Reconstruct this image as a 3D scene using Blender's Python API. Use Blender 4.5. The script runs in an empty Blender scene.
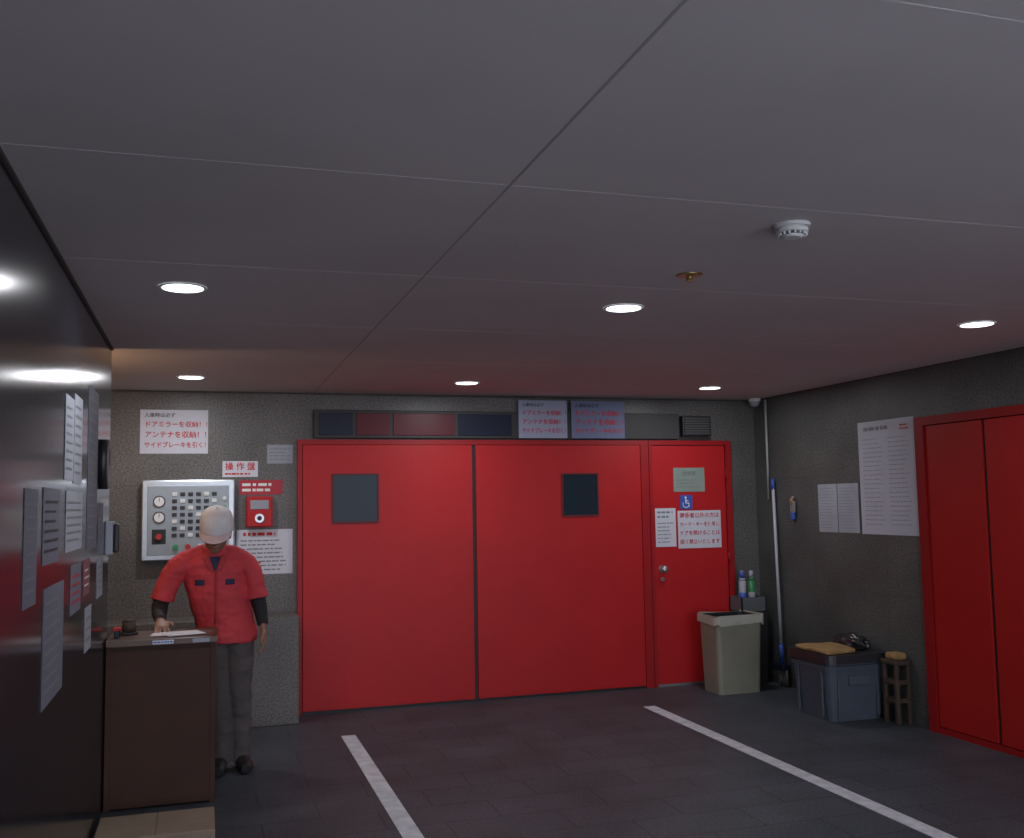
import bpy, bmesh, random
from math import *
from mathutils import Vector, Matrix, noise
from mathutils.bvhtree import BVHTree
random.seed(4)
COL=bpy.context.scene.collection
S=bpy.context.scene
S.view_settings.view_transform='Standard'
S.view_settings.look='None'

# ------------------------------------------------------------ materials
MATS={}
def mat(name,col,rough=0.5,metal=0.0,spec=0.5,bump=0.0,bscale=30,var=0.0,vscale=8,emit=None,estr=0,coat=0.0):
    if name in MATS: return MATS[name]
    m=bpy.data.materials.new(name); m.use_nodes=True; nt=m.node_tree; b=nt.nodes["Principled BSDF"]
    b.inputs["Base Color"].default_value=(*col,1); b.inputs["Roughness"].default_value=rough
    b.inputs["Metallic"].default_value=metal; b.inputs["Specular IOR Level"].default_value=spec
    b.inputs["Coat Weight"].default_value=coat; b.inputs["Coat Roughness"].default_value=0.04
    tc=nt.nodes.new("ShaderNodeTexCoord")
    if var>0:
        n=nt.nodes.new("ShaderNodeTexNoise"); n.inputs["Scale"].default_value=vscale; n.inputs["Detail"].default_value=5
        nt.links.new(tc.outputs["Object"],n.inputs["Vector"])
        r=nt.nodes.new("ShaderNodeValToRGB")
        r.color_ramp.elements[0].position=0.3; r.color_ramp.elements[1].position=0.7
        r.color_ramp.elements[0].color=(*[c*(1-var) for c in col],1); r.color_ramp.elements[1].color=(*[min(1,c*(1+var)) for c in col],1)
        nt.links.new(n.outputs["Fac"],r.inputs[0]); nt.links.new(r.outputs[0],b.inputs["Base Color"])
    if bump>0:
        n=nt.nodes.new("ShaderNodeTexNoise"); n.inputs["Scale"].default_value=bscale; n.inputs["Detail"].default_value=4
        nt.links.new(tc.outputs["Object"],n.inputs["Vector"])
        bm_=nt.nodes.new("ShaderNodeBump"); bm_.inputs["Strength"].default_value=bump; bm_.inputs["Distance"].default_value=0.01
        nt.links.new(n.outputs["Fac"],bm_.inputs["Height"]); nt.links.new(bm_.outputs[0],b.inputs["Normal"])
    if emit:
        b.inputs["Emission Color"].default_value=(*emit,1); b.inputs["Emission Strength"].default_value=estr
    MATS[name]=m; return m

def tiled(name,col,col2,mortar,bw,bh,rough,axes='xy',spec=0.4,msize=0.004,offset=0.0,speck=0.35,bumps=0.05,speckscale=140):
    m=bpy.data.materials.new(name); m.use_nodes=True; nt=m.node_tree; b=nt.nodes["Principled BSDF"]
    L=nt.links.new
    geo=nt.nodes.new("ShaderNodeNewGeometry"); sep=nt.nodes.new("ShaderNodeSeparateXYZ"); L(geo.outputs["Position"],sep.inputs[0])
    cmb=nt.nodes.new("ShaderNodeCombineXYZ"); L(sep.outputs["XYZ".index(axes[0].upper())],cmb.inputs[0]); L(sep.outputs["XYZ".index(axes[1].upper())],cmb.inputs[1])
    br=nt.nodes.new("ShaderNodeTexBrick"); L(cmb.outputs[0],br.inputs["Vector"])
    br.offset=offset; br.inputs["Scale"].default_value=1; br.inputs["Brick Width"].default_value=bw; br.inputs["Row Height"].default_value=bh
    br.inputs["Mortar Size"].default_value=msize; br.inputs["Mortar Smooth"].default_value=0.2
    br.inputs["Color1"].default_value=(*col,1); br.inputs["Color2"].default_value=(*col2,1); br.inputs["Mortar"].default_value=(*mortar,1)
    n=nt.nodes.new("ShaderNodeTexNoise"); n.inputs["Scale"].default_value=speckscale; n.inputs["Detail"].default_value=3; L(geo.outputs["Position"],n.inputs["Vector"])
    n2=nt.nodes.new("ShaderNodeTexNoise"); n2.inputs["Scale"].default_value=2.2; n2.inputs["Detail"].default_value=4; L(geo.outputs["Position"],n2.inputs["Vector"])
    mr=nt.nodes.new("ShaderNodeMapRange"); mr.inputs["From Min"].default_value=0.3; mr.inputs["From Max"].default_value=0.7
    mr.inputs["To Min"].default_value=1-speck; mr.inputs["To Max"].default_value=1+speck; L(n.outputs["Fac"],mr.inputs["Value"])
    mr2=nt.nodes.new("ShaderNodeMapRange"); mr2.inputs["From Min"].default_value=0.3; mr2.inputs["From Max"].default_value=0.7
    mr2.inputs["To Min"].default_value=0.8; mr2.inputs["To Max"].default_value=1.2; L(n2.outputs["Fac"],mr2.inputs["Value"])
    mu=nt.nodes.new("ShaderNodeMath"); mu.operation='MULTIPLY'; L(mr.outputs[0],mu.inputs[0]); L(mr2.outputs[0],mu.inputs[1])
    vm=nt.nodes.new("ShaderNodeVectorMath"); vm.operation='SCALE'; L(br.outputs["Color"],vm.inputs[0]); L(mu.outputs[0],vm.inputs["Scale"])
    L(vm.outputs[0],b.inputs["Base Color"])
    b.inputs["Roughness"].default_value=rough; b.inputs["Specular IOR Level"].default_value=spec
    bp=nt.nodes.new("ShaderNodeBump"); bp.inputs["Strength"].default_value=bumps; bp.inputs["Distance"].default_value=0.005
    L(n.outputs["Fac"],bp.inputs["Height"]); L(bp.outputs[0],b.inputs["Normal"])
    return m

M_wallback=tiled("granite_back",(.118,.113,.107),(.123,.117,.110),(.085,.083,.077),0.9,0.9,.42,'xz',msize=.002,speckscale=75,speck=.5)
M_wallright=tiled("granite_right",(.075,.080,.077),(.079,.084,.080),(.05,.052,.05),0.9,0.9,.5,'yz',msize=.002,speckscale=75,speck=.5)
M_wallleft=tiled("granite_polished",(.014,.017,.023),(.016,.018,.024),(.012,.013,.014),0.9,0.9,.15,'yz',spec=0.36,bumps=0.0,msize=.002)
M_floor=tiled("floor_slate",(.046,.054,.066),(.055,.062,.074),(.026,.028,.032),0.6,0.3,.5,'xy',offset=0.5,bumps=0.15,speckscale=60,msize=.005,spec=.3)
M_pave=mat("pavement_concrete",(.42,.42,.42),.9,var=.1,vscale=1)
M_ceil=mat("ceiling_paint",(.66,.61,.60),.75,spec=.3,var=.05,vscale=1.2,bump=.05,bscale=60)
M_red=mat("red_door_paint",(.47,.013,.016),.45,spec=.3,var=.06,vscale=2.5,bump=.02,bscale=4)
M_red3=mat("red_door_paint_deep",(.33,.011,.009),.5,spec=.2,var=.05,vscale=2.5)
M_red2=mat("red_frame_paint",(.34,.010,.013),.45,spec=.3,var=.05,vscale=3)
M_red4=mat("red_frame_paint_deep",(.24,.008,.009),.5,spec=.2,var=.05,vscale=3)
M_black=mat("black_rubber",(.012,.012,.013),.5)
M_blackp=mat("black_plastic",(.02,.02,.024),.4,var=.2,vscale=10)
M_steel=mat("brushed_steel",(.50,.53,.55),.32,metal=.9,var=.06,vscale=20)
M_panel=mat("panel_face",(.34,.39,.43),.45,metal=.2,var=.04,vscale=15)
M_glass=mat("dark_glass",(.018,.032,.045),.06,spec=.12)
M_paper=mat("paper_white",(.62,.63,.70),.7,var=.04,vscale=6)
M_papergrey=mat("paper_grey",(.32,.34,.39),.7,var=.08,vscale=5)
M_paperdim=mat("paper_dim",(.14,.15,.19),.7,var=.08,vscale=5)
M_papergreen=mat("paper_green",(.24,.30,.26),.7,var=.05,vscale=6)
M_inkred=mat("ink_red",(.55,.02,.03),.7)
M_inkblk=mat("ink_black",(.03,.03,.035),.7)
M_inkgry=mat("ink_grey",(.20,.21,.23),.7)
M_inkwht=mat("ink_white",(.8,.8,.8),.7)
M_white=mat("white_plastic",(.75,.76,.74),.4)
M_line=mat("white_line_paint",(.52,.53,.57),.65,var=.18,vscale=14)
M_wood=mat("desk_wood",(.058,.029,.021),.55,spec=.18,var=.12,vscale=5)
M_woodtop=mat("desk_top_wood",(.11,.060,.045),.4,var=.12,vscale=5)
M_card=mat("cardboard",(.24,.18,.13),.8,var=.12,vscale=7)
M_blue=mat("blue_plastic",(.03,.10,.45),.45)
M_green=mat("green_paint",(.03,.22,.08),.4)
M_navy=mat("navy_acrylic",(.010,.014,.035),.4,spec=.25)
M_maroon=mat("maroon_acrylic",(.10,.010,.018),.4,spec=.25)
M_bin=mat("beige_bin_plastic",(.25,.245,.19),.45,var=.1,vscale=5)
M_bag=mat("bin_bag",(.40,.40,.34),.35,bump=.5,bscale=20)
M_greyp=mat("grey_plastic",(.065,.085,.11),.5,var=.12,vscale=6)
M_yellow=mat("yellow_cloth",(.30,.18,.07),.8,bump=.4,bscale=25,var=.2,vscale=12)
M_brass=mat("brass",(.5,.38,.15),.3,metal=.8)
M_brown=mat("brown_wood",(.055,.035,.025),.6,var=.25,vscale=12)
M_lamp=mat("downlight_glow",(1,1,1),.5,emit=(.86,.94,1.0),estr=5)
M_lampw=mat("added_warm_glow",(1,1,1),.5,emit=(1,.62,.32),estr=5)  # glow for the unseen lamp added in the recess

# ------------------------------------------------------------ mesh helpers
def link(o,parent=None):
    COL.objects.link(o)
    if parent is not None: o.parent=parent
    return o
def empty(name,loc=(0,0,0)):
    e=bpy.data.objects.new(name,None); e.empty_display_size=.1; COL.objects.link(e); return e
def mesh_obj(name,bm,mats,parent=None,smooth=False):
    me=bpy.data.meshes.new(name); bm.normal_update(); bm.to_mesh(me); bm.free()
    for m in (mats if isinstance(mats,(list,tuple)) else [mats]): me.materials.append(m)
    if smooth:
        for p in me.polygons: p.use_smooth=True
    o=bpy.data.objects.new(name,me); return link(o,parent)
def bbox(bm,x0,x1,y0,y1,z0,z1,mi=0,bev=0.0,seg=2):
    r=bmesh.ops.create_cube(bm,size=1); vs=r['verts']
    for v in vs:
        v.co=Vector(((x0+x1)/2+v.co.x*(x1-x0),(y0+y1)/2+v.co.y*(y1-y0),(z0+z1)/2+v.co.z*(z1-z0)))
    fs={f for v in vs for f in v.link_faces}
    for f in fs: f.material_index=mi
    if bev>0:
        es=list({e for v in vs for e in v.link_edges})
        r2=bmesh.ops.bevel(bm,geom=es,offset=bev,segments=seg,affect='EDGES',profile=.5)
        for f in r2['faces']: f.material_index=mi
def box(name,x0,x1,y0,y1,z0,z1,m,parent=None,bev=0.0):
    bm=bmesh.new(); bbox(bm,min(x0,x1),max(x0,x1),min(y0,y1),max(y0,y1),min(z0,z1),max(z0,z1),0,bev); return mesh_obj(name,bm,m,parent)
def bcyl(bm,p0,p1,r0,r1=None,mi=0,seg=20):
    if r1 is None: r1=r0
    p0=Vector(p0);p1=Vector(p1);d=p1-p0
    M=Matrix.Translation((p0+p1)/2)@d.to_track_quat('Z','Y').to_matrix().to_4x4()
    r=bmesh.ops.create_cone(bm,cap_ends=True,segments=seg,radius1=r0,radius2=r1,depth=d.length,matrix=M)
    for f in {f for v in r['verts'] for f in v.link_faces}: f.material_index=mi; f.smooth=len(f.verts)==4
def cyl(name,p0,p1,r0,m,parent=None,r1=None,seg=24):
    bm=bmesh.new(); bcyl(bm,p0,p1,r0,r1,0,seg); return mesh_obj(name,bm,m,parent)
def bsph(bm,c,r,mi=0,R=None,u=18,v=12):
    sc=Matrix.Diagonal((*(r if isinstance(r,(tuple,list)) else (r,r,r)),1))
    M=Matrix.Translation(c)@(R.to_4x4() if R else Matrix.Identity(4))@sc
    q=bmesh.ops.create_uvsphere(bm,u_segments=u,v_segments=v,radius=1,matrix=M)
    for f in {f for w in q['verts'] for f in w.link_faces}: f.material_index=mi; f.smooth=True
def rrect(cx,cy,w,d,z):
    pts=[]; r=min(w,d)*.12
    for (sx,sy,a0) in ((1,1,0),(-1,1,90),(-1,-1,180),(1,-1,270)):
        for k in range(5):
            a=radians(a0+k*22.5); pts.append((cx+sx*(w/2-r)+r*cos(a),cy+sy*(d/2-r)+r*sin(a),z))
    return pts
def taperbox(bm,cx,cy,z0,z1,w0,d0,w1,d1,mi=0,top=True,bottom=True):
    a=[bm.verts.new(q) for q in rrect(cx,cy,w0,d0,z0)]; b=[bm.verts.new(q) for q in rrect(cx,cy,w1,d1,z1)]; n=len(a)
    for i in range(n):
        f=bm.faces.new((a[i],a[(i+1)%n],b[(i+1)%n],b[i])); f.material_index=mi
    if bottom: bm.faces.new(a[::-1]).material_index=mi
    if top: bm.faces.new(b).material_index=mi
    return a,b

YB=0.0; XR=4.88; XL=-0.507; HC=2.54
def wallpt(wall,a,z,off,base=None):
    if wall=='back': return Vector((a,(YB if base is None else base)-off,z))
    if wall=='right': return Vector(((XR if base is None else base)-off,-a,z))
    return Vector(((XL if base is None else base)+off,a,z))
ROT={'back':(pi/2,0,0),'right':(pi/2,0,-pi/2),'left':(pi/2,0,pi/2)}
TEXTS=[]
def sheet(name,wall,a0,a1,z0,z1,m,parent=None,off=.004,th=.002,base=None):
    """thin flat sheet; a = coordinate increasing to the reader's right"""
    bm=bmesh.new()
    P=[wallpt(wall,*q,base=base) for q in ((a0,z0,off),(a1,z0,off),(a1,z1,off),(a0,z1,off))]
    Q=[wallpt(wall,*q,base=base) for q in ((a0,z0,off-th),(a1,z0,off-th),(a1,z1,off-th),(a0,z1,off-th))]
    p=[bm.verts.new(v) for v in P]; q=[bm.verts.new(v) for v in Q]
    bm.faces.new(p); bm.faces.new(q[::-1])
    for i in range(4): bm.faces.new((p[i],q[i],q[(i+1)%4],p[(i+1)%4]))
    bmesh.ops.recalc_face_normals(bm,faces=bm.faces)
    return mesh_obj(name,bm,m,parent)
def text(body,wall,a0,a1,zc,h,m,parent,off=.0065,base=None,bold=.008,align='CENTER'):
    cu=bpy.data.curves.new("lettering","FONT"); cu.body=body; cu.size=h; cu.align_x=align; cu.align_y='CENTER'; cu.offset=bold*h
    cu.materials.append(m); cu.resolution_u=3
    o=bpy.data.objects.new("lettering",cu); link(o,parent)
    ax=(a0+a1)/2 if align=='CENTER' else a0
    o.location=wallpt(wall,ax,zc,off,base); o.rotation_euler=ROT[wall]
    TEXTS.append((o,abs(a1-a0))); return o
def rows(name,wall,a0,a1,z0,z1,n,m,parent,off=.006,base=None,fill=.45):
    """rows of unreadably small printed lines"""
    bm=bmesh.new(); dz=(z1-z0)/n
    for i in range(n):
        z=z1-(i+.5)*dz; a=a0; end=a0+(a1-a0)*random.uniform(.7,1)
        while a<end:
            w=random.uniform(.5,1.6)*dz; b=min(a+w,end)
            P=[wallpt(wall,x,zz,off,base) for x,zz in ((a,z-dz*fill/2),(b,z-dz*fill/2),(b,z+dz*fill/2),(a,z+dz*fill/2))]
            bm.faces.new([bm.verts.new(p) for p in P]); a=b+dz*random.uniform(.12,.4)
    return mesh_obj(name,bm,m,parent)

# ------------------------------------------------------------ room shell
YF=-9.2; XLL=-1.9
box("floor",XLL-.2,XR+.2,YF,.2,-.2,0,M_floor)
box("ground",-8,11,YF-9,YF,-.25,-.02,M_pave)
box("ceiling",XLL-.2,XR+.2,YF,.2,HC,HC+.2,M_ceil)
box("wall_back",XLL-.2,XR+.2,0,.2,0,HC,M_wallback)
box("wall_right",XR,XR+.2,YF,0,0,HC,M_wallright)
box("wall_left",XL-.2,XL,YF,-2.08,0,HC,M_wallleft)
box("wall_recess",XLL-.2,XLL,-2.08,0,0,HC,M_wallback)
box("wall_recess_front",XLL-.2,XL-.2,-2.28,-2.08,0,HC,M_wallback)
box("trim_1",XLL,.70,-.36,0,0,.80,M_wallback,bev=.008)
M_seamd=mat("seam_dark",(.42,.39,.38),.8); M_seaml=mat("seam_light",(.71,.67,.66),.8)
bm=bmesh.new()
bbox(bm,.838,.845,YF,0,HC-.001,HC+.01,0)
for y in (-5.42,-6.62,-7.85): bbox(bm,XL,XR,y-.003,y+.003,HC-.0005,HC+.01,1)
for y in (-4.24,-3.05,-1.87): bbox(bm,XL,XR,y-.0015,y+.0015,HC-.0005,HC+.01,1)
mesh_obj("trim_2",bm,[M_seamd,M_seaml])
bm=bmesh.new()
bbox(bm,XLL,XR,-.010,0,HC-.012,HC,0); bbox(bm,XR-.010,XR,YF,-.010,HC-.012,HC,0); bbox(bm,XL,XL+.010,YF,-2.08,HC-.012,HC,0)
mesh_obj("trim_3",bm,[mat("shadow_gap",(.07,.065,.06),.8)])
bm=bmesh.new(); bbox(bm,XR-.015,XR,-2.22,-.0,0,.08,0); mesh_obj("baseboard_right",bm,[mat("skirting",(.05,.055,.055),.5)])
box("parking_line",.945,1.045,YF,-.88,0,.003,M_line)
box("parking_line.001",3.335,3.435,YF,-.76,0,.003,M_line)

# ------------------------------------------------------------ lift door (double) + frame
d=empty("door_1")
bm=bmesh.new()
bbox(bm,.715,.75,-.05,0,0,2.16,0); bbox(bm,3.70,3.775,-.05,0,0,2.16,0); bbox(bm,.75,3.70,-.05,0,2.12,2.16,0)
mesh_obj("frame",bm,[M_red2],d)
box("leaf_left",.755,2.155,-.045,-.005,.02,2.118,M_red,d,bev=.004)
box("leaf_right",2.185,3.698,-.045,-.005,.02,2.118,M_red,d,bev=.004)
box("centre_gasket",2.155,2.185,-.03,-.002,.0,2.118,M_black,d)
box("bottom_track",.75,3.70,-.035,-.002,0,.02,M_black,d)
for i,(a,b,z0,z1) in enumerate(((.985,1.365,1.485,1.885),(2.95,3.29,1.50,1.875))):
    bm=bmesh.new(); w=.014
    bbox(bm,a,b,-.055,-.04,z0,z0+w,0);bbox(bm,a,b,-.055,-.04,z1-w,z1,0);bbox(bm,a,a+w,-.055,-.04,z0+w,z1-w,0);bbox(bm,b-w,b,-.055,-.04,z0+w,z1-w,0)
    bbox(bm,a+w,b-w,-.048,-.04,z0+w,z1-w,1)
    mesh_obj("vision_panel_%d"%(i+1),bm,[mat("window_frame",(.13,.03,.035),.45,spec=.2),M_glass],d)
d=empty("door_2")
bm=bmesh.new()
bbox(bm,3.78,3.81,-.05,0,0,2.16,0); bbox(bm,4.545,4.60,-.05,0,0,2.16,0); bbox(bm,3.81,4.545,-.05,0,2.12,2.16,0)
mesh_obj("frame",bm,[M_red2],d)
box("leaf",3.815,4.54,-.035,-.005,.02,2.115,M_red,d,bev=.003)
box("threshold",3.81,4.545,-.04,-.002,0,.02,M_steel,d)
bm=bmesh.new(); bcyl(bm,(3.885,-.035,1.02),(3.885,-.043,1.02),.035); bcyl(bm,(3.885,-.043,1.02),(3.885,-.075,1.02),.012)
bsph(bm,(3.885,-.09,1.02),(.032,.024,.032)); bcyl(bm,(3.885,-.035,.93),(3.885,-.045,.93),.018)
mesh_obj("knob",bm,[M_steel],d)
for k,z in enumerate((.3,1.1,1.85)): cyl("hinge_%d"%(k+1),(4.545,-.05,z-.05),(4.545,-.05,z+.05),.009,M_red2,d)
n=empty("door_notice"); sheet("paper",'back',4.02,4.33,1.70,1.915,M_papergreen,n,base=-.035)
text("駐車場",'back',4.08,4.27,1.86,.045,M_inkgry,n,base=-.035); rows("print",'back',4.05,4.30,1.73,1.82,3,M_inkgry,n,base=-.035,fill=.25)
n=empty("wheelchair_sticker"); sheet("blue_square",'back',4.08,4.20,1.545,1.67,M_blue,n,base=-.035)
bm=bmesh.new(); B=-.042
bcyl(bm,(4.132,B,1.648),(4.132,B-.001,1.648),.010)
for i in range(14):
    a=radians(150+i*17.0); b=radians(150+(i+1)*17.0)
    q=[(4.135+r*cos(t),B,1.588+r*sin(t)) for r,t in ((.026,a),(.033,a),(.033,b),(.026,b))]
    bm.faces.new([bm.verts.new(p) for p in q])
bbox(bm,4.128,4.138,B-.001,B,1.598,1.637); bbox(bm,4.138,4.160,B-.001,B,1.616,1.623); bbox(bm,4.138,4.164,B-.001,B,1.594,1.602); bbox(bm,4.160,4.168,B-.001,B,1.565,1.60)
mesh_obj("symbol",bm,[M_inkwht],n)
n=empty("door_notice"); sheet("paper",'back',3.83,4.03,1.215,1.555,M_paper,n,base=-.035)
rows("print",'back',3.85,4.01,1.24,1.44,6,M_inkgry,n,base=-.035,fill=.25); rows("print_red",'back',3.85,4.01,1.46,1.54,2,M_inkgry,n,base=-.035,fill=.4)
n=empty("warning_sign"); sheet("board",'back',4.05,4.48,1.195,1.53,M_paper,n,base=-.035)
for i,t in enumerate(("関係者以外の方は","カード・キーを使用し","ドアを開けることは","固く禁止いたします")):
    text(t,'back',4.07,4.46,1.485-i*.078,.055,M_inkred,n,base=-.035,bold=.008)

# ------------------------------------------------------------ header indicator board & signs
h=empty("indicator_board")
bm=bmesh.new(); bbox(bm,.84,4.08,-.07,-.003,2.17,2.40,0,.006); mesh_obj("housing",bm,[mat("board_housing",(.05,.05,.05),.5,spec=.25)],h)
segs=[(.88,1.15,M_navy),(1.18,1.45,M_maroon),(1.48,2.0,M_maroon),(2.03,2.5,M_navy)]
for i,(a,b,m) in enumerate(segs): box("lamp_panel_%d"%(i+1),a,b,-.078,-.068,2.195,2.375,m,h,bev=.003)
def rule_sign(a0,a1,z0,z1,base,m):
    n=empty("rule_sign"); sheet("board",'back',a0,a1,z0,z1,m,n,base=base)
    H=z1-z0
    text("入庫時は必ず",'back',a0+.03,a0+.03+(a1-a0)*.45,z1-H*.13,H*.13,M_inkblk,n,base=base,align='LEFT')
    for i,t in enumerate(("ドアミラーを収納！！","アンテナを収納！！","サイドブレーキを引く！")):
        text(t,'back',a0+.03,a1-.02,z1-H*(.34+.235*i),H*.19,M_inkred,n,base=base,align='LEFT',bold=.014)
    return n
rule_sign(-.47,.03,2.05,2.39,0,M_paper)
rule_sign(2.56,3.0,2.175,2.50,-.078,mat("paper_bluish",(.33,.36,.48),.7))
rule_sign(3.04,3.54,2.175,2.50,-.078,mat("paper_bluish2",(.16,.19,.31),.7))
bm=bmesh.new(); bbox(bm,4.10,4.38,-.10,-.003,2.20,2.38,0,.004)
for i in range(7): bbox(bm,4.12,4.36,-.108,-.10,2.218+i*.022,2.228+i*.022,1)
mesh_obj("speaker_grille",bm,[M_blackp,mat("grille_grey",(.09,.09,.09),.5)])

# ------------------------------------------------------------ control panel
p=empty("control_panel")
box("cabinet",-.45,.235,-.09,0,1.23,1.845,M_steel,p,bev=.012)
box("face",-.405,.19,-.098,-.088,1.275,1.80,M_panel,p,bev=.004)
bm=bmesh.new()
for zz in (1.68,1.56): 
    bcyl(bm,(-.32,-.098,zz),(-.32,-.108,zz),.045,mi=0); bcyl(bm,(-.32,-.108,zz),(-.32,-.111,zz),.036,mi=1)
    bbox(bm,-.322,-.318,-.1125,-.111,zz,zz+.03,2)
bbox(bm,-.37,-.27,-.103,-.098,1.36,1.47,2,.002); bcyl(bm,(-.32,-.103,1.415),(-.32,-.125,1.415),.022,mi=3)
mesh_obj("meters",bm,[M_blackp,M_inkwht,M_inkblk,mat("key_red",(.5,.03,.03),.4)],p)
bm=bmesh.new()
for r in range(7):
    for c in range(6):
        x=-.21+c*.058; z=1.735-r*.052
        mi=0 if (r*3+c*5)%4 else 1
        bbox(bm,x-.018,x+.018,-.106,-.098,z-.014,z+.014,mi,.002)
for c in range(4):
    x=-.20+c*.09; bcyl(bm,(x,-.098,1.335),(x,-.118,1.335),.02,mi=(2,3,1,0)[c])
for r in range(4): bcyl(bm,(.155,-.098,1.70-r*.07),(.155,-.11,1.70-r*.07),.015,mi=1+(r%3))
mesh_obj("buttons",bm,[M_blackp,M_white,mat("btn_green",(.04,.3,.1),.4),mat("btn_red",(.5,.03,.03),.4)],p)
n=empty("panel_label"); sheet("plate",'back',.14,.41,1.865,1.99,M_paper,n)
text("操 作 盤",'back',.16,.39,1.945,.07,M_inkred,n,bold=.012); rows("print",'back',.16,.39,1.875,1.905,1,M_inkred,n)
n=empty("wall_notice"); sheet("paper",'back',.48,.68,1.97,2.12,M_papergrey,n); rows("print",'back',.50,.66,1.99,2.10,4,M_inkgry,n,fill=.25)
n=empty("red_plaque"); sheet("plate",'back',.27,.60,1.725,1.84,mat("plaque_red",(.42,.02,.04),.5),n,th=.004)
rows("print",'back',.29,.58,1.74,1.825,2,M_inkwht,n,fill=.5)
p=empty("fire_alarm_box"); box("body",.32,.52,-.07,0,1.47,1.71,M_red,p,bev=.01)
bm=bmesh.new(); bbox(bm,.35,.49,-.075,-.069,1.61,1.68,0,.002); bcyl(bm,(.42,-.07,1.54),(.42,-.085,1.54),.035,mi=1); bcyl(bm,(.42,-.085,1.54),(.42,-.09,1.54),.018,mi=2)
mesh_obj("call_point",bm,[M_papergrey,M_steel,M_black],p)
n=empty("notice_board"); sheet("paper",'back',.25,.68,1.10,1.45,M_paper,n)
rows("heading",'back',.30,.62,1.395,1.435,1,M_inkred,n,fill=.6); rows("print",'back',.28,.65,1.12,1.38,8,M_inkgry,n,fill=.3)
rows("print_red",'back',.28,.50,1.14,1.21,2,M_inkred,n,off=.0075,fill=.3)

# ------------------------------------------------------------ right wall
n=empty("wall_notice")
sheet("page_1",'right',.97,1.225,1.345,1.735,M_papergrey,n); sheet("page_2",'right',1.235,1.50,1.345,1.735,M_papergrey,n)
rows("print",'right',.99,1.21,1.37,1.71,14,M_inkgry,n,fill=.15); rows("print_2",'right',1.25,1.48,1.37,1.71,14,M_inkgry,n,fill=.15)
n=empty("wall_poster")
sheet("paper",'right',1.53,2.17,1.34,2.20,mat("poster_paper",(.42,.44,.50),.6,var=.05,vscale=4),n)
M_inkfaint=mat("ink_faint",(.30,.31,.34),.7)
rows("heading",'right',1.60,1.95,2.12,2.165,1,M_inkgry,n,fill=.6); rows("print",'right',1.58,1.83,1.40,2.08,20,M_inkfaint,n,fill=.18); rows("print_2",'right',1.88,2.12,1.40,2.08,20,M_inkfaint,n,fill=.18)
rows("stamp",'right',2.02,2.12,2.11,2.16,2,M_inkred,n,off=.0075)
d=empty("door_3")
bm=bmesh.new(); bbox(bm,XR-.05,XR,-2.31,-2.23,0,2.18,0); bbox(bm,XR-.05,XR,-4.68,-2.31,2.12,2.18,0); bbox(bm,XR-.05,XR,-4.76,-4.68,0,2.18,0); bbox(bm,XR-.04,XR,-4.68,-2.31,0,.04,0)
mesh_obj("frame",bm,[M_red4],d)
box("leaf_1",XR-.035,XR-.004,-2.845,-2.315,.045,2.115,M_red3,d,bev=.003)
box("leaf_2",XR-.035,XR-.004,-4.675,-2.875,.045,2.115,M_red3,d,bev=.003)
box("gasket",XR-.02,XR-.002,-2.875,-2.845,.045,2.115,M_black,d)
c=empty("security_camera"); bm=bmesh.new(); bcyl(bm,(4.80,-.16,HC),(4.80,-.16,HC-.03),.055,mi=0); bsph(bm,(4.80,-.16,HC-.035),(.05,.05,.045),1)
mesh_obj("dome",bm,[M_white,mat("dome_grey",(.35,.37,.4),.2)],c)
cyl("cable_conduit",(4.862,-.24,HC-.02),(4.862,-.24,1.62),.011,mat("conduit_grey",(.35,.36,.36),.4))
p=empty("mop"); bm=bmesh.new()
bcyl(bm,(4.845,-.34,1.78),(4.815,-.42,.36),.013,mi=0); bcyl(bm,(4.815,-.42,.36),(4.812,-.425,.20),.018,mi=1); bcyl(bm,(4.845,-.34,1.80),(4.8445,-.341,1.70),.016,mi=1)
mesh_obj("pole",bm,[mat("pole_white",(.45,.47,.50),.35),M_blue],p)
bm=bmesh.new(); bbox(bm,4.77,4.86,-.50,-.35,.14,.20,0,.015)
for i in range(8):
    y=-.49+i*.019; bcyl(bm,(4.812,y,.15),(4.812+random.uniform(-.03,.03),y,0.0),.011,.012,1,8)
mesh_obj("head",bm,[M_navy,mat("mop_yarn",(.12,.12,.12),.9)],p)
bm=bmesh.new(); bcyl(bm,(XR,-.62,1.63),(XR-.03,-.62,1.63),.012,mi=0); bbox(bm,XR-.035,XR-.008,-.655,-.59,1.50,1.60,1,.01); bbox(bm,XR-.04,XR-.008,-.645,-.60,1.44,1.505,2,.01); bsph(bm,(XR-.03,-.62,1.60),(.02,.02,.03),3)
mesh_obj("hanging_key_tag",bm,[M_steel,mat("tag_a",(.20,.19,.18),.5),M_blue,mat("tag_b",(.3,.15,.08),.5)])

# ------------------------------------------------------------ bins & stuff back right corner
BX,BY=4.32,-.425
p=empty("waste_bin")
bm=bmesh.new(); taperbox(bm,BX,BY,0.0,.62,.39,.29,.43,.33,0,top=False)
taperbox(bm,BX,BY,.595,.645,.450,.350,.455,.355,0,top=False,bottom=False)
taperbox(bm,BX,BY,.03,.645,.35,.26,.41,.31,1,top=False)
o_=[bm.verts.new(q) for q in rrect(BX,BY,.455,.355,.645)]; i_=[bm.verts.new(q) for q in rrect(BX,BY,.41,.31,.645)]
for i in range(20): bm.faces.new((o_[i],o_[(i+1)%20],i_[(i+1)%20],i_[i]))
mesh_obj("shell",bm,[M_bin,M_blackp],p)
bm=bmesh.new(); taperbox(bm,BX,BY,.58,.652,.466,.366,.462,.362,0,top=False,bottom=False)
for v in bm.verts: v.co+=Vector((random.uniform(-.006,.006),random.uniform(-.006,.006),random.uniform(-.02,.01)))
mesh_obj("liner_bag",bm,[M_bag],p)
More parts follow.
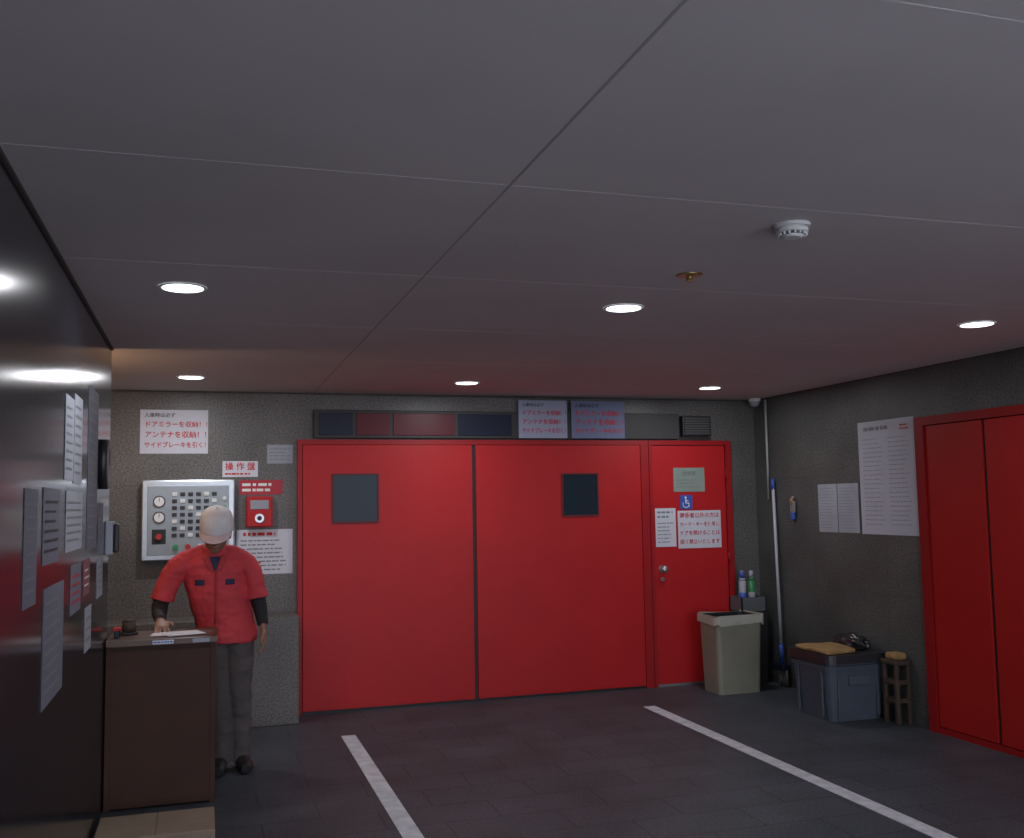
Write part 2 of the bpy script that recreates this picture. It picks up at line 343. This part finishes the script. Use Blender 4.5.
p=empty("black_bin"); bm=bmesh.new(); taperbox(bm,4.685,-.165,0,.58,.20,.18,.24,.205,0); taperbox(bm,4.685,-.165,.58,.62,.25,.22,.24,.21,0)
mesh_obj("body",bm,[M_blackp],p)
p=empty("storage_tray"); bm=bmesh.new(); tx0,tx1,ty0,ty1=4.53,4.775,-.27,-.06
bbox(bm,tx0,tx1,ty0,ty1,.622,.64,0,.003)
bbox(bm,tx0,tx0+.01,ty0,ty1,.62,.76,0);bbox(bm,tx1-.01,tx1,ty0,ty1,.62,.76,0);bbox(bm,tx0,tx1,ty0,ty0+.01,.62,.76,0);bbox(bm,tx0,tx1,ty1-.01,ty1,.62,.76,0)
mesh_obj("tray",bm,[mat("tray_grey",(.10,.11,.12),.5)],p)
for k,(x,y,m1,m2) in enumerate(((4.585,-.20,M_papergrey,M_blue),(4.685,-.18,M_green,M_papergrey),(4.63,-.115,M_papergrey,M_papergrey))):
    bm=bmesh.new(); bcyl(bm,(x,y,.642),(x,y,.90),.030,mi=0); bcyl(bm,(x,y,.90),(x,y,.93),.030,.018,0); bcyl(bm,(x,y,.925),(x,y,.985),.02,.017,1); bcyl(bm,(x,y,.72),(x,y,.80),.0305,mi=1)
    mesh_obj("spray_can",bm,[m1,m2])
p=empty("storage_container"); bm=bmesh.new()
taperbox(bm,4.585,-1.55,0,.42,.44,.44,.50,.50,0)
taperbox(bm,4.585,-1.55,.37,.40,.52,.52,.525,.525,0); taperbox(bm,4.585,-1.55,.42,.48,.55,.57,.54,.56,1)
for s in (-1,1): bbox(bm,4.50,4.67,-1.55+s*.252-.01,-1.55+s*.252+.01,.26,.33,0,.005)
for x in (4.42,4.75): bbox(bm,x-.012,x+.012,-1.80,-1.785,.03,.37,0,.004)
for y in (-1.40,-1.70): bbox(bm,4.33,4.345,y-.012,y+.012,.03,.37,0,.004)
mesh_obj("body",bm,[M_greyp,M_blackp],p)
bm=bmesh.new(); bbox(bm,4.34,4.585,-1.78,-1.36,.482,.515,0,.012); bmesh.ops.subdivide_edges(bm,edges=bm.edges,cuts=3,use_grid_fill=True)
for v in bm.verts:
    q=noise.noise(v.co*9); v.co+=Vector((q*.02,noise.noise(v.co*7+Vector((5,0,0)))*.02,(q*.02 if v.co.z>.50 else 0)))
mesh_obj("folded_cloth",bm,[M_yellow],smooth=True)
bm=bmesh.new(); bmesh.ops.create_icosphere(bm,subdivisions=4,radius=1)
for v in bm.verts:
    v.co*=1+.25*noise.noise(v.co*2.1)+.08*noise.noise(v.co*6); v.co=Vector((4.73+v.co.x*.09,-1.53+v.co.y*.17,max(.482,.52+v.co.z*.07)))
mesh_obj("rubbish_bag",bm,[mat("bag_black",(.02,.02,.022),.25)],smooth=True)
p=empty("wooden_stool"); bm=bmesh.new(); sx0,sx1,sy0,sy1=4.73,4.865,-2.03,-1.86
bbox(bm,sx0,sx1,sy0,sy1,.42,.45,0,.006)
for x in (sx0+.02,sx1-.02):
    for y in (sy0+.02,sy1-.02): bbox(bm,x-.014,x+.014,y-.014,y+.014,0,.42,0,.003)
for z in (.15,.28):
    bbox(bm,sx0+.01,sx1-.01,sy0+.01,sy0+.03,z,z+.03,0); bbox(bm,sx0+.01,sx1-.01,sy1-.03,sy1-.01,z,z+.03,0); bbox(bm,sx0+.01,sx0+.03,sy0+.03,sy1-.03,z,z+.03,0)
mesh_obj("frame",bm,[M_brown],p)
bm=bmesh.new(); bbox(bm,4.745,4.85,-2.01,-1.89,.45,.50,0,.018,3); mesh_obj("work_gloves",bm,[M_yellow])

# ------------------------------------------------------------ left wall notices
def lnotice(y0,y1,z0,z1,m=M_paper,nr=8,ink=M_inkgry,fill=.25):
    n=empty("wall_notice"); sheet("paper",'left',y0,y1,z0,z1,m,n,off=.003); rows("print",'left',y0+.03,y1-.03,z0+.03,z1-.03,nr,ink,n,fill=fill,off=.0042); return n
lnotice(-4.0,-3.74,1.74,2.07,M_papergrey); lnotice(-3.72,-3.45,1.73,2.10,M_papergrey); lnotice(-3.93,-3.40,1.46,1.70,M_papergrey,6)
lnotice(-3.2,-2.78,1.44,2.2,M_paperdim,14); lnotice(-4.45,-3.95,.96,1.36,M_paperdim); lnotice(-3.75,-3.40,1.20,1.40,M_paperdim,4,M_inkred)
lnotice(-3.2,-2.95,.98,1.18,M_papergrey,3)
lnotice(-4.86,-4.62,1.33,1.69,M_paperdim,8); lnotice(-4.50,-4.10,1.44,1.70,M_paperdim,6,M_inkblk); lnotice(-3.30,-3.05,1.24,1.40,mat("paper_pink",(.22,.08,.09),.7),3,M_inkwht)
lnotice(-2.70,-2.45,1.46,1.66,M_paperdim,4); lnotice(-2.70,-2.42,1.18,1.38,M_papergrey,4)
c=empty("wall_clock"); bm=bmesh.new(); bcyl(bm,(XL,-2.55,1.86),(XL+.035,-2.55,1.86),.13,mi=0,seg=40); bcyl(bm,(XL+.035,-2.55,1.86),(XL+.037,-2.55,1.86),.11,mi=1,seg=40)
bbox(bm,XL+.037,XL+.039,-2.554,-2.546,1.86,1.94,0); bbox(bm,XL+.037,XL+.039,-2.55,-2.49,1.856,1.864,0)
mesh_obj("body",bm,[M_blackp,mat("clock_face",(.15,.15,.16),.4)],c)
c=empty("intercom"); bm=bmesh.new(); bbox(bm,XL,XL+.04,-2.30,-2.14,1.38,1.56,0,.008); bbox(bm,XL+.04,XL+.07,-2.285,-2.235,1.39,1.55,1,.012); bbox(bm,XL+.04,XL+.044,-2.21,-2.16,1.48,1.53,2)
bcyl(bm,(XL+.04,-2.185,1.43),(XL+.05,-2.185,1.43),.016,mi=3)
mesh_obj("body",bm,[M_papergrey,M_blackp,M_inkblk,M_red],c)

# ------------------------------------------------------------ reception desk (podium)
p=empty("reception_desk"); X0=-.50;X1=.075;Y0=-2.20;Y1=-1.80
bm=bmesh.new()
bbox(bm,X0,X0+.03,Y0,Y1,0,.875,0,.002); bbox(bm,X1-.03,X1,Y0,Y1,0,.875,0,.002); bbox(bm,X0+.03,X1-.03,Y0+.003,Y0+.025,.01,.875,0,.001)
bbox(bm,X0+.03,X1-.03,Y0+.025,Y1-.02,.42,.44,0); bbox(bm,X0+.03,X1-.03,Y0+.03,Y1,.05,.07,0); bbox(bm,X0+.03,X1-.03,Y0+.03,Y1,.845,.875,0)
bbox(bm,X0-.0,X1+.01,Y0-.03,Y1+.02,.875,.91,1,.004)
mesh_obj("carcass",bm,[M_wood,M_woodtop],p)
n=empty("desk_label"); sheet("label",'back',-.26,-.15,.882,.903,M_paper,n,base=-2.23,off=.003); sheet("label_2",'back',-.05,.04,.882,.903,M_papergrey,n,base=-2.23,off=.003)
rows("print",'back',-.255,-.155,.885,.90,1,M_blue,n,base=-2.23,off=.0045,fill=.5)
bm=bmesh.new()
for k,(x,y,a) in enumerate(((-.12,-2.0,.15),(-.17,-2.05,-.1),(-.10,-2.08,.3))):
    R=Matrix.Translation((x,y,.912+k*.002))@Matrix.Rotation(a,4,'Z'); q=bmesh.ops.create_cube(bm,size=1,matrix=R@Matrix.Diagonal((.21,.148,.0016,1)))
mesh_obj("paper_slips",bm,[M_paper])
bm=bmesh.new(); bcyl(bm,(-.40,-1.95,.91),(-.40,-1.95,.925),.05,.05,0); bcyl(bm,(-.40,-1.95,.925),(-.40,-1.95,.99),.038,.038,1); bcyl(bm,(-.40,-1.95,.99),(-.40,-1.95,.995),.040,.03,0)
mesh_obj("tape_dispenser",bm,[M_blackp,M_brown])
bm=bmesh.new(); bbox(bm,-.47,-.44,-2.1,-2.02,.91,.95,0,.004); bbox(bm,-.475,-.435,-2.10,-2.02,.95,.965,1,.003); mesh_obj("ink_pad_box",bm,[M_navy,M_red])
p=empty("cardboard_box"); bm=bmesh.new(); bbox(bm,-.49,.07,-2.85,-2.46,0,.045,0,.004); mesh_obj("body",bm,[M_card],p)
bm=bmesh.new(); bbox(bm,-.488,-.215,-2.845,-2.465,.045,.049,0); bbox(bm,-.208,.068,-2.845,-2.465,.045,.049,0); mesh_obj("flaps",bm,[mat("cardboard_flap",(.26,.195,.14),.8,var=.1,vscale=6)],p)

# ------------------------------------------------------------ ceiling fixtures
LX=(-.09,1.90,3.96)
def downlight(x,y,e):
    d=empty("downlight"); bm=bmesh.new()
    N=36
    for r0,z0,r1,z1,mi in ((.096,HC-.001,.092,HC-.007,0),(.092,HC-.007,.082,HC-.005,0)):
        for i in range(N):
            a=2*pi*i/N;b=2*pi*(i+1)/N
            f=bm.faces.new([bm.verts.new(q) for q in ((x+r0*cos(a),y+r0*sin(a),z0),(x+r0*cos(b),y+r0*sin(b),z0),(x+r1*cos(b),y+r1*sin(b),z1),(x+r1*cos(a),y+r1*sin(a),z1))]); f.material_index=mi
    bmesh.ops.remove_doubles(bm,verts=bm.verts,dist=1e-5)
    mesh_obj("trim_ring",bm,[M_white],d)
    bm=bmesh.new(); bcyl(bm,(x,y,HC-.001),(x,y,HC-.006),.082,seg=36); mesh_obj("diffuser",bm,[M_lamp],d)
    l=bpy.data.lights.new("lamp","AREA"); l.shape='DISK'; l.size=.16; l.energy=e; l.color=(.95,.96,1.0)
    o=bpy.data.objects.new("lamp",l); link(o,d); o.location=(x,y,HC-.012)
for y,e in ((-3.82,8.5),(-.87,10)):
    for x in LX: downlight(x,y,e)
s=empty("smoke_detector"); bm=bmesh.new(); x,y=1.885,-5.26
bcyl(bm,(x,y,HC),(x,y,HC-.013),.060,mi=0,seg=36); bcyl(bm,(x,y,HC-.013),(x,y,HC-.030),.051,.054,0,36); bcyl(bm,(x,y,HC-.030),(x,y,HC-.038),.044,.038,1,36); bcyl(bm,(x,y,HC-.038),(x,y,HC-.046),.038,.027,0,36)
for i in range(16):
    a=2*pi*i/16; bbox(bm,x+.046*cos(a)-.003,x+.046*cos(a)+.003,y+.046*sin(a)-.003,y+.046*sin(a)+.003,HC-.039,HC-.028,0)
mesh_obj("body",bm,[M_white,mat("vent_grey",(.22,.22,.22),.6)],s)
s=empty("sprinkler_head"); bm=bmesh.new(); x,y=1.89,-4.51
bcyl(bm,(x,y,HC),(x,y,HC-.006),.055,.045,0,28); bcyl(bm,(x,y,HC-.006),(x,y,HC-.018),.014,mi=0); bcyl(bm,(x,y,HC-.024),(x,y,HC-.027),.018,mi=0)
bcyl(bm,(x-.010,y,HC-.018),(x-.010,y,HC-.025),.003,mi=0,seg=8); bcyl(bm,(x+.010,y,HC-.018),(x+.010,y,HC-.025),.003,mi=0,seg=8)
mesh_obj("body",bm,[M_brass],s)
w=empty("added_warm_lamp"); bm=bmesh.new(); bcyl(bm,(-1.15,-2.08,2.2),(-1.15,-2.055,2.2),.07,mi=0); bsph(bm,(-1.15,-2.05,2.2),(.055,.03,.055),1)  # unseen lamp added in the recess to throw a warm band on the ceiling
mesh_obj("added_fitting",bm,[M_brass,M_lampw],w)
l=bpy.data.lights.new("added_warm_light","POINT"); l.energy=13; l.color=(1,.60,.32); l.shadow_soft_size=.02; o=bpy.data.objects.new("added_warm_light",l); link(o,w); o.location=(-1.15,-1.99,2.2)  # added light, set so the wall corner cuts off the warm band

# ------------------------------------------------------------ the attendant
man=empty("man")
SRC=bmesh.new()
def loft(pts,radii,mi,ref=(0,-1,0),seg=28,cap=True,bm=None):
    bm=bm or SRC
    pts=[Vector(p) for p in pts]; rings=[]
    for i,p in enumerate(pts):
        t=(pts[min(i+1,len(pts)-1)]-pts[max(i-1,0)]).normalized()
        s=t.cross(Vector(ref)); s.normalize(); u=s.cross(t).normalized()
        r=radii[i]; r=r if isinstance(r,tuple) else (r,r)
        rings.append([bm.verts.new(p+s*r[0]*cos(2*pi*k/seg)+u*r[1]*sin(2*pi*k/seg)) for k in range(seg)])
    for a,b in zip(rings,rings[1:]):
        for k in range(seg):
            f=bm.faces.new((a[k],a[(k+1)%seg],b[(k+1)%seg],b[k])); f.material_index=mi
    if cap:
        bm.faces.new(rings[0][::-1]).material_index=mi; bm.faces.new(rings[-1]).material_index=mi
def smoothpath(pts,rad,n=4):
    P=[Vector(p) for p in pts]; R=[Vector(r if isinstance(r,tuple) else (r,r)) for r in rad]; oP=[];oR=[]
    def cr(A,i,t):
        p0=A[max(i-1,0)];p1=A[i];p2=A[i+1];p3=A[min(i+2,len(A)-1)]
        return .5*((2*p1)+(p2-p0)*t+(2*p0-5*p1+4*p2-p3)*t*t+(3*p1-p0-3*p2+p3)*t**3)
    for i in range(len(P)-1):
        for k in range(n): oP.append(cr(P,i,k/n)); q=cr(R,i,k/n); oR.append((q.x,q.y))
    oP.append(P[-1]); oR.append((R[-1].x,R[-1].y)); return oP,oR
def limb(pts,rad,mi,ref=(0,-1,0),n=4): 
    a,b=smoothpath(pts,rad,n); loft(a,b,mi,ref)
JK,BK,SK,TR,SH=0,1,2,3,4
limb([(.150,-1.50,.785),(.148,-1.50,.83),(.135,-1.50,.93),(.11,-1.51,1.05),(.085,-1.52,1.17),(.072,-1.535,1.25),(.07,-1.55,1.31),(.07,-1.565,1.35),(.07,-1.575,1.385)],
     [(.182,.135),(.190,.142),(.178,.138),(.184,.140),(.196,.138),(.200,.124),(.185,.102),(.095,.085),(.066,.07)],JK)
limb([(-.115,-1.545,1.290),(-.04,-1.555,1.320),(.07,-1.565,1.335),(.18,-1.555,1.320),(.245,-1.545,1.290)],[(.055,.060),(.048,.066),(.045,.07),(.048,.066),(.055,.060)],JK,ref=(0,0,1))
limb([(-.05,-1.54,1.27),(-.120,-1.54,1.272),(-.175,-1.545,1.215),(-.213,-1.55,1.14),(-.236,-1.555,1.060)],[.070,.074,.070,.069,.075],JK)
limb([(.17,-1.54,1.27),(.245,-1.54,1.272),(.293,-1.54,1.205),(.315,-1.54,1.13),(.326,-1.54,1.055)],[.070,.073,.069,.067,.073],JK)
limb([(-.21,-1.55,1.15),(-.245,-1.56,1.05),(-.250,-1.60,1.01),(-.245,-1.70,.985),(-.235,-1.79,.965)],[.05,.050,.048,.041,.033],BK,ref=(0,-.3,-1))
limb([(.308,-1.54,1.15),(.333,-1.54,1.06),(.350,-1.56,.98),(.365,-1.59,.885)],[.05,.048,.043,.033],BK)
limb([(.07,-1.555,1.33),(.07,-1.60,1.42)],[.056,.054],SK)
for hx,kx,ax,ay in ((.075,.105,.125,-1.52),(.215,.225,.235,-1.50)):
    limb([(hx,-1.50,.90),(hx+.005,-1.505,.78),(kx,-1.525,.49),(ax,ay-.0,.28),(ax,ay,.09),(ax,ay,.055)],[(.10,.115),(.098,.105),(.078,.082),(.070,.074),(.066,.075),(.068,.078)],TR)
limb([(.145,-1.50,.80),(.145,-1.50,.95)],[(.165,.12),(.155,.115)],TR)
for ax,ay,tw in ((.12,-1.52,-.02),(.238,-1.50,.03)):
    limb([(ax,ay+.075,.045),(ax,ay+.03,.052),(ax+tw*.4,ay-.06,.048),(ax+tw*.8,ay-.13,.040),(ax+tw,ay-.185,.032)],[(.036,.044),(.043,.051),(.044,.047),(.048,.039),(.034,.030)],SH,ref=(0,0,1))
def hand(w,d,n,th,curl,side,L=1.0):
    w=Vector(w);d=Vector(d).normalized();th=(Vector(th)-Vector(th).project(d)).normalized();n=th.cross(d)*side; n.normalize()
    k=w+d*.085*L
    limb([w-d*.03,w,w+d*.04,w+d*.075,w+d*.09],[(.027,.021),(.029,.02),(.040,.019),(.041,.016),(.036,.013)],SK,ref=tuple(n))
    lens=(.070,.078,.072,.056)
    for i in range(4):
        off=(.031-.0212*i); b=k+th*off-d*.012
        dirs=d*cos(0.15)+th*(.12-.08*i); pts=[b]; cur=b
        seg=(lens[i]*.48,lens[i]*.3,lens[i]*.24)
        ang=curl[0]
        for j,sg in enumerate(seg):
            v=(dirs.normalized()*cos(ang)-n*sin(ang)); cur=cur+v*(sg+(.012 if j==0 else 0)); pts.append(cur); ang+=curl[1]
        limb(pts,[.0090,.0086,.0078,.0064],SK,ref=tuple(th),n=3)
    b=w+d*.022+th*.022
    limb([b,b+d*.022+th*.026-n*.006,b+d*.048+th*.036-n*.012,b+d*.068+th*.036-n*.018],[.015,.0125,.0105,.008],SK,ref=tuple(n),n=3)
hand((-.235,-1.80,.958),(.12,-.9,-.32),(0,0,1),(1,.1,0),(-.18,.22),1)
hand((.367,-1.60,.865),(.06,-.12,-1),(1,0,0),(-.1,-1,0),(.25,.32),1)
ud=Vector((.0,-.42,.907)).normalized(); fd=Vector((-.14,-.88,-.41)); fd=(fd-fd.project(ud)).normalized(); sd=fd.cross(ud).normalized()
HR=Matrix((sd,-fd,ud)).transposed()
HCn=Vector((.078,-1.660,1.475)); HS=1.1
def hp(x,f,z): return HCn+(sd*x+fd*f+ud*z)*HS
def hr(r): return tuple(q*HS for q in r)
def hs(x,f,z,r,mi=SK): bsph(SRC,hp(x,f,z),hr(r),mi,HR,20,14)
hs(0,-.012,.03,(.074,.092,.085)); hs(0,.012,-.035,(.062,.070,.075)); hs(0,.045,-.082,(.032,.030,.028))
hs(0,.078,.012,(.055,.016,.012)); 
loft([hp(0,.080,.02),hp(0,.094,-.008),hp(0,.104,-.026),hp(0,.092,-.036)],[(.007,.008),(.010,.011),(.015,.012),(.014,.009)],SK,ref=tuple(fd))
hs(0,.080,-.052,(.024,.010,.005)); hs(0,.078,-.063,(.021,.010,.006))
hs(.046,.055,-.02,(.02,.02,.022)); hs(-.046,.055,-.02,(.02,.02,.022))
for s_ in (-1,1): hs(s_*.074,-.005,-.012,(.009,.018,.030))
SRC.normal_update(); bmesh.ops.recalc_face_normals(SRC,faces=SRC.faces)
src=bpy.data.meshes.new("body_src"); SRC.to_mesh(src)
M_jk=mat("jacket_red",(.54,.042,.055),.75,bump=.25,bscale=18,var=.12,vscale=9)
M_bk=mat("undershirt_black",(.012,.012,.016),.8); M_sk=mat("skin",(.27,.15,.105),.55,var=.06,vscale=20)
M_tr=mat("trousers_grey",(.080,.068,.068),.85,var=.15,vscale=8,bump=.2,bscale=20); M_sh=mat("shoe_black",(.012,.012,.012),.5)
tmp=bpy.data.objects.new("body_tmp",src); COL.objects.link(tmp)
rm=tmp.modifiers.new("r","REMESH"); rm.mode='VOXEL'; rm.voxel_size=.0042; rm.adaptivity=0
sm=tmp.modifiers.new("s","SMOOTH"); sm.factor=.5; sm.iterations=3
bpy.context.view_layer.update()
dg=bpy.context.evaluated_depsgraph_get(); me=bpy.data.meshes.new_from_object(tmp.evaluated_get(dg))
bpy.data.objects.remove(tmp)
SRC.faces.ensure_lookup_table(); bvh=BVHTree.FromBMesh(SRC); fm=[f.material_index for f in SRC.faces]; SRC.free()
me.materials.clear()
for m in (M_jk,M_bk,M_sk,M_tr,M_sh): me.materials.append(m)
NV=len(me.vertices); NP=len(me.polygons)
cent=[0.0]*(NP*3); me.polygons.foreach_get("center",cent)
mis=[0]*NP
for i in range(NP):
    r=bvh.find_nearest(Vector(cent[3*i:3*i+3])); mis[i]=fm[r[2]] if r[2] is not None else 0
me.polygons.foreach_set("material_index",mis); me.polygons.foreach_set("use_smooth",[True]*NP)
loopv=[0]*len(me.loops); me.loops.foreach_get("vertex_index",loopv)
ls=[0]*NP; lt=[0]*NP; me.polygons.foreach_get("loop_start",ls); me.polygons.foreach_get("loop_total",lt)
cloth=bytearray(NV)
for i in range(NP):
    if mis[i] in (JK,TR):
        for k in range(ls[i],ls[i]+lt[i]): cloth[loopv[k]]=1
cos_=[0.0]*(NV*3); me.vertices.foreach_get("co",cos_); nor=[0.0]*(NV*3); me.vertices.foreach_get("normal",nor)
for i in range(NV):
    if cloth[i]:
        x,y,z=cos_[3*i:3*i+3]
        q=noise.noise(Vector((x*9,y*9,z*14)))*.008+noise.noise(Vector((x*22,y*22+3,z*30)))*.004
        if z<.12: q*=.2
        for k in range(3): cos_[3*i+k]+=nor[3*i+k]*q
me.vertices.foreach_set("co",cos_); me.update()
me.name="body"; body=bpy.data.objects.new("body",me); link(body,man)
M_hair=mat("hair_grey",(.10,.095,.09),.8)
bm=bmesh.new()
for s_ in (-1,1):
    bsph(bm,hp(s_*.030,.071,-.006),.0115*HS,0); bsph(bm,hp(s_*.030,.0805,-.009),.0045*HS,1,None,10,8)
    bsph(bm,hp(s_*.030,.090,.014),hr((.017,.004,.004)),2,HR,10,8)
mesh_obj("eyes",bm,[M_inkwht,M_black,M_hair],man)
bm=bmesh.new(); bsph(bm,hp(0,-.022,.012),hr((.079,.090,.083)),0,HR,24,16)
dele=[v for v in bm.verts if (v.co-HCn).dot(fd)>.012*HS or (v.co-HCn).dot(ud)<-.045*HS]
bmesh.ops.delete(bm,geom=dele,context='VERTS')
mesh_obj("hair",bm,[M_hair],man,smooth=True)
M_cap=mat("cap_white",(.72,.69,.70),.8,bump=.15,bscale=25,var=.06,vscale=12); M_brim=mat("cap_brim",(.60,.46,.48),.8,var=.08,vscale=10)
bm=bmesh.new(); NS=36; rings=[]
prof=[(1.0,.018),(1.0,.034),(.995,.055),(.97,.078),(.90,.102),(.76,.122),(.52,.136),(.25,.143),(.03,.145)]
for rr_,zz in prof:
    ring=[]
    for k in range(NS):
        a=2*pi*k/NS; seam=1-.012*max(0,cos(6*a))**8
        fr=.108*(1.0+(.03*max(0,sin(a)) if zz>.05 else 0))
        ring.append(bm.verts.new(hp(.092*rr_*seam*cos(a),-.010+fr*rr_*seam*sin(a),zz)))
    rings.append(ring)
for a_,b_ in zip(rings,rings[1:]):
    for k in range(NS): bm.faces.new((a_[k],a_[(k+1)%NS],b_[(k+1)%NS],b_[k]))
bm.faces.new(rings[-1])
bsph(bm,hp(0,-.010,.146),.007,0)
o=mesh_obj("cap_crown",bm,[M_cap],man,smooth=True); so=o.modifiers.new("s","SOLIDIFY"); so.thickness=.003
bm=bmesh.new(); N=24; g=[]
for i in range(N+1):
    a=-1.3+2.6*i/N; row=[]; c_=max(0.0,cos(a/1.3*pi/2))
    for j in range(7):
        t=j/6; ext=.068*c_**.55*t
        x=.091*sin(a)*(1+.04*t*c_**.3); ff_=-.012+.107*cos(a)+ext; z=.024-.014*t*c_**.5-.010*t*(sin(a)**2)
        row.append(bm.verts.new(hp(x,ff_,z)))
    g.append(row)
for i in range(N):
    for j in range(6): bm.faces.new((g[i][j],g[i+1][j],g[i+1][j+1],g[i][j+1]))
o=mesh_obj("cap_brim",bm,[M_brim],man,smooth=True); so=o.modifiers.new("s","SOLIDIFY"); so.thickness=.004
BV=BVHTree.FromPolygons([tuple(cos_[3*i:3*i+3]) for i in range(NV)],[loopv[ls[i]:ls[i]+lt[i]] for i in range(NP)])
def surf_quad(name,P00,P10,P11,P01,m,off=.004,nx=6,nz=8):
    """cloth piece laid on the front of the body; corners in (x,z)"""
    bm=bmesh.new(); G=[]
    for i in range(nx+1):
        row=[]
        for j in range(nz+1):
            s,t=i/nx,j/nz
            x=(P00[0]*(1-s)+P10[0]*s)*(1-t)+(P01[0]*(1-s)+P11[0]*s)*t; z=(P00[1]*(1-s)+P10[1]*s)*(1-t)+(P01[1]*(1-s)+P11[1]*s)*t
            h=BV.ray_cast(Vector((x,-3,z)),Vector((0,1,0)))
            y=h[0].y if h[0] else -1.66
            row.append(bm.verts.new((x,y-off,z)))
        G.append(row)
    for i in range(nx):
        for j in range(nz): bm.faces.new((G[i][j],G[i+1][j],G[i+1][j+1],G[i][j+1]))
    o=mesh_obj(name,bm,[m],man,smooth=True); s_=o.modifiers.new("s","SOLIDIFY"); s_.thickness=.003; return o
def rq(x0,x1,z0,z1): return (x0,z0),(x1,z0),(x1,z1),(x0,z1)
M_navyc=mat("navy_cloth",(.02,.025,.07),.8); M_jk2=mat("jacket_red_dark",(.40,.03,.038),.8)
surf_quad("pocket_flap_1",*rq(-.045,.010,1.150,1.185),M_navyc); surf_quad("pocket_flap_2",*rq(.135,.19,1.150,1.185),M_navyc)
surf_quad("placket",*rq(.070,.088,.84,1.24),M_jk2,nz=30,nx=2)
surf_quad("undershirt_neck",(.068,1.235),(.078,1.235),(.115,1.325),(.030,1.325),M_navyc,off=.003)
surf_quad("collar_left",(.030,1.245),(.068,1.225),(.035,1.335),(-.005,1.325),M_jk2,off=.007)
surf_quad("collar_right",(.078,1.225),(.115,1.245),(.150,1.325),(.110,1.335),M_jk2,off=.007)

bpy.context.view_layer.update()
for o,w in TEXTS:
    if o.dimensions.x>1e-6 and o.dimensions.x>w*1.0: o.scale=(w/o.dimensions.x,)+(max(.75,w/o.dimensions.x),1)

# ------------------------------------------------------------ daylight
W=bpy.data.worlds.new("world"); S.world=W; W.use_nodes=True
bg=W.node_tree.nodes["Background"]; bg.inputs[0].default_value=(.72,.75,.88,1); bg.inputs[1].default_value=4.0

# ------------------------------------------------------------ camera
th,ph,ro=.3024,.0852,.0170
f=Vector((sin(th)*cos(ph),cos(th)*cos(ph),sin(ph))); r0=Vector((cos(th),-sin(th),0)); u0=r0.cross(f)
r=cos(ro)*r0-sin(ro)*u0; u=cos(ro)*u0+sin(ro)*r0
cam=bpy.data.cameras.new("camera"); cam.sensor_width=36; cam.lens=990.5/1024*36; cam.clip_start=.05
co=bpy.data.objects.new("camera",cam); COL.objects.link(co)
M3=Matrix((r,u,-f)).transposed(); co.matrix_world=Matrix.Translation((0,-8.098,1.62))@M3.to_4x4()
S.camera=co
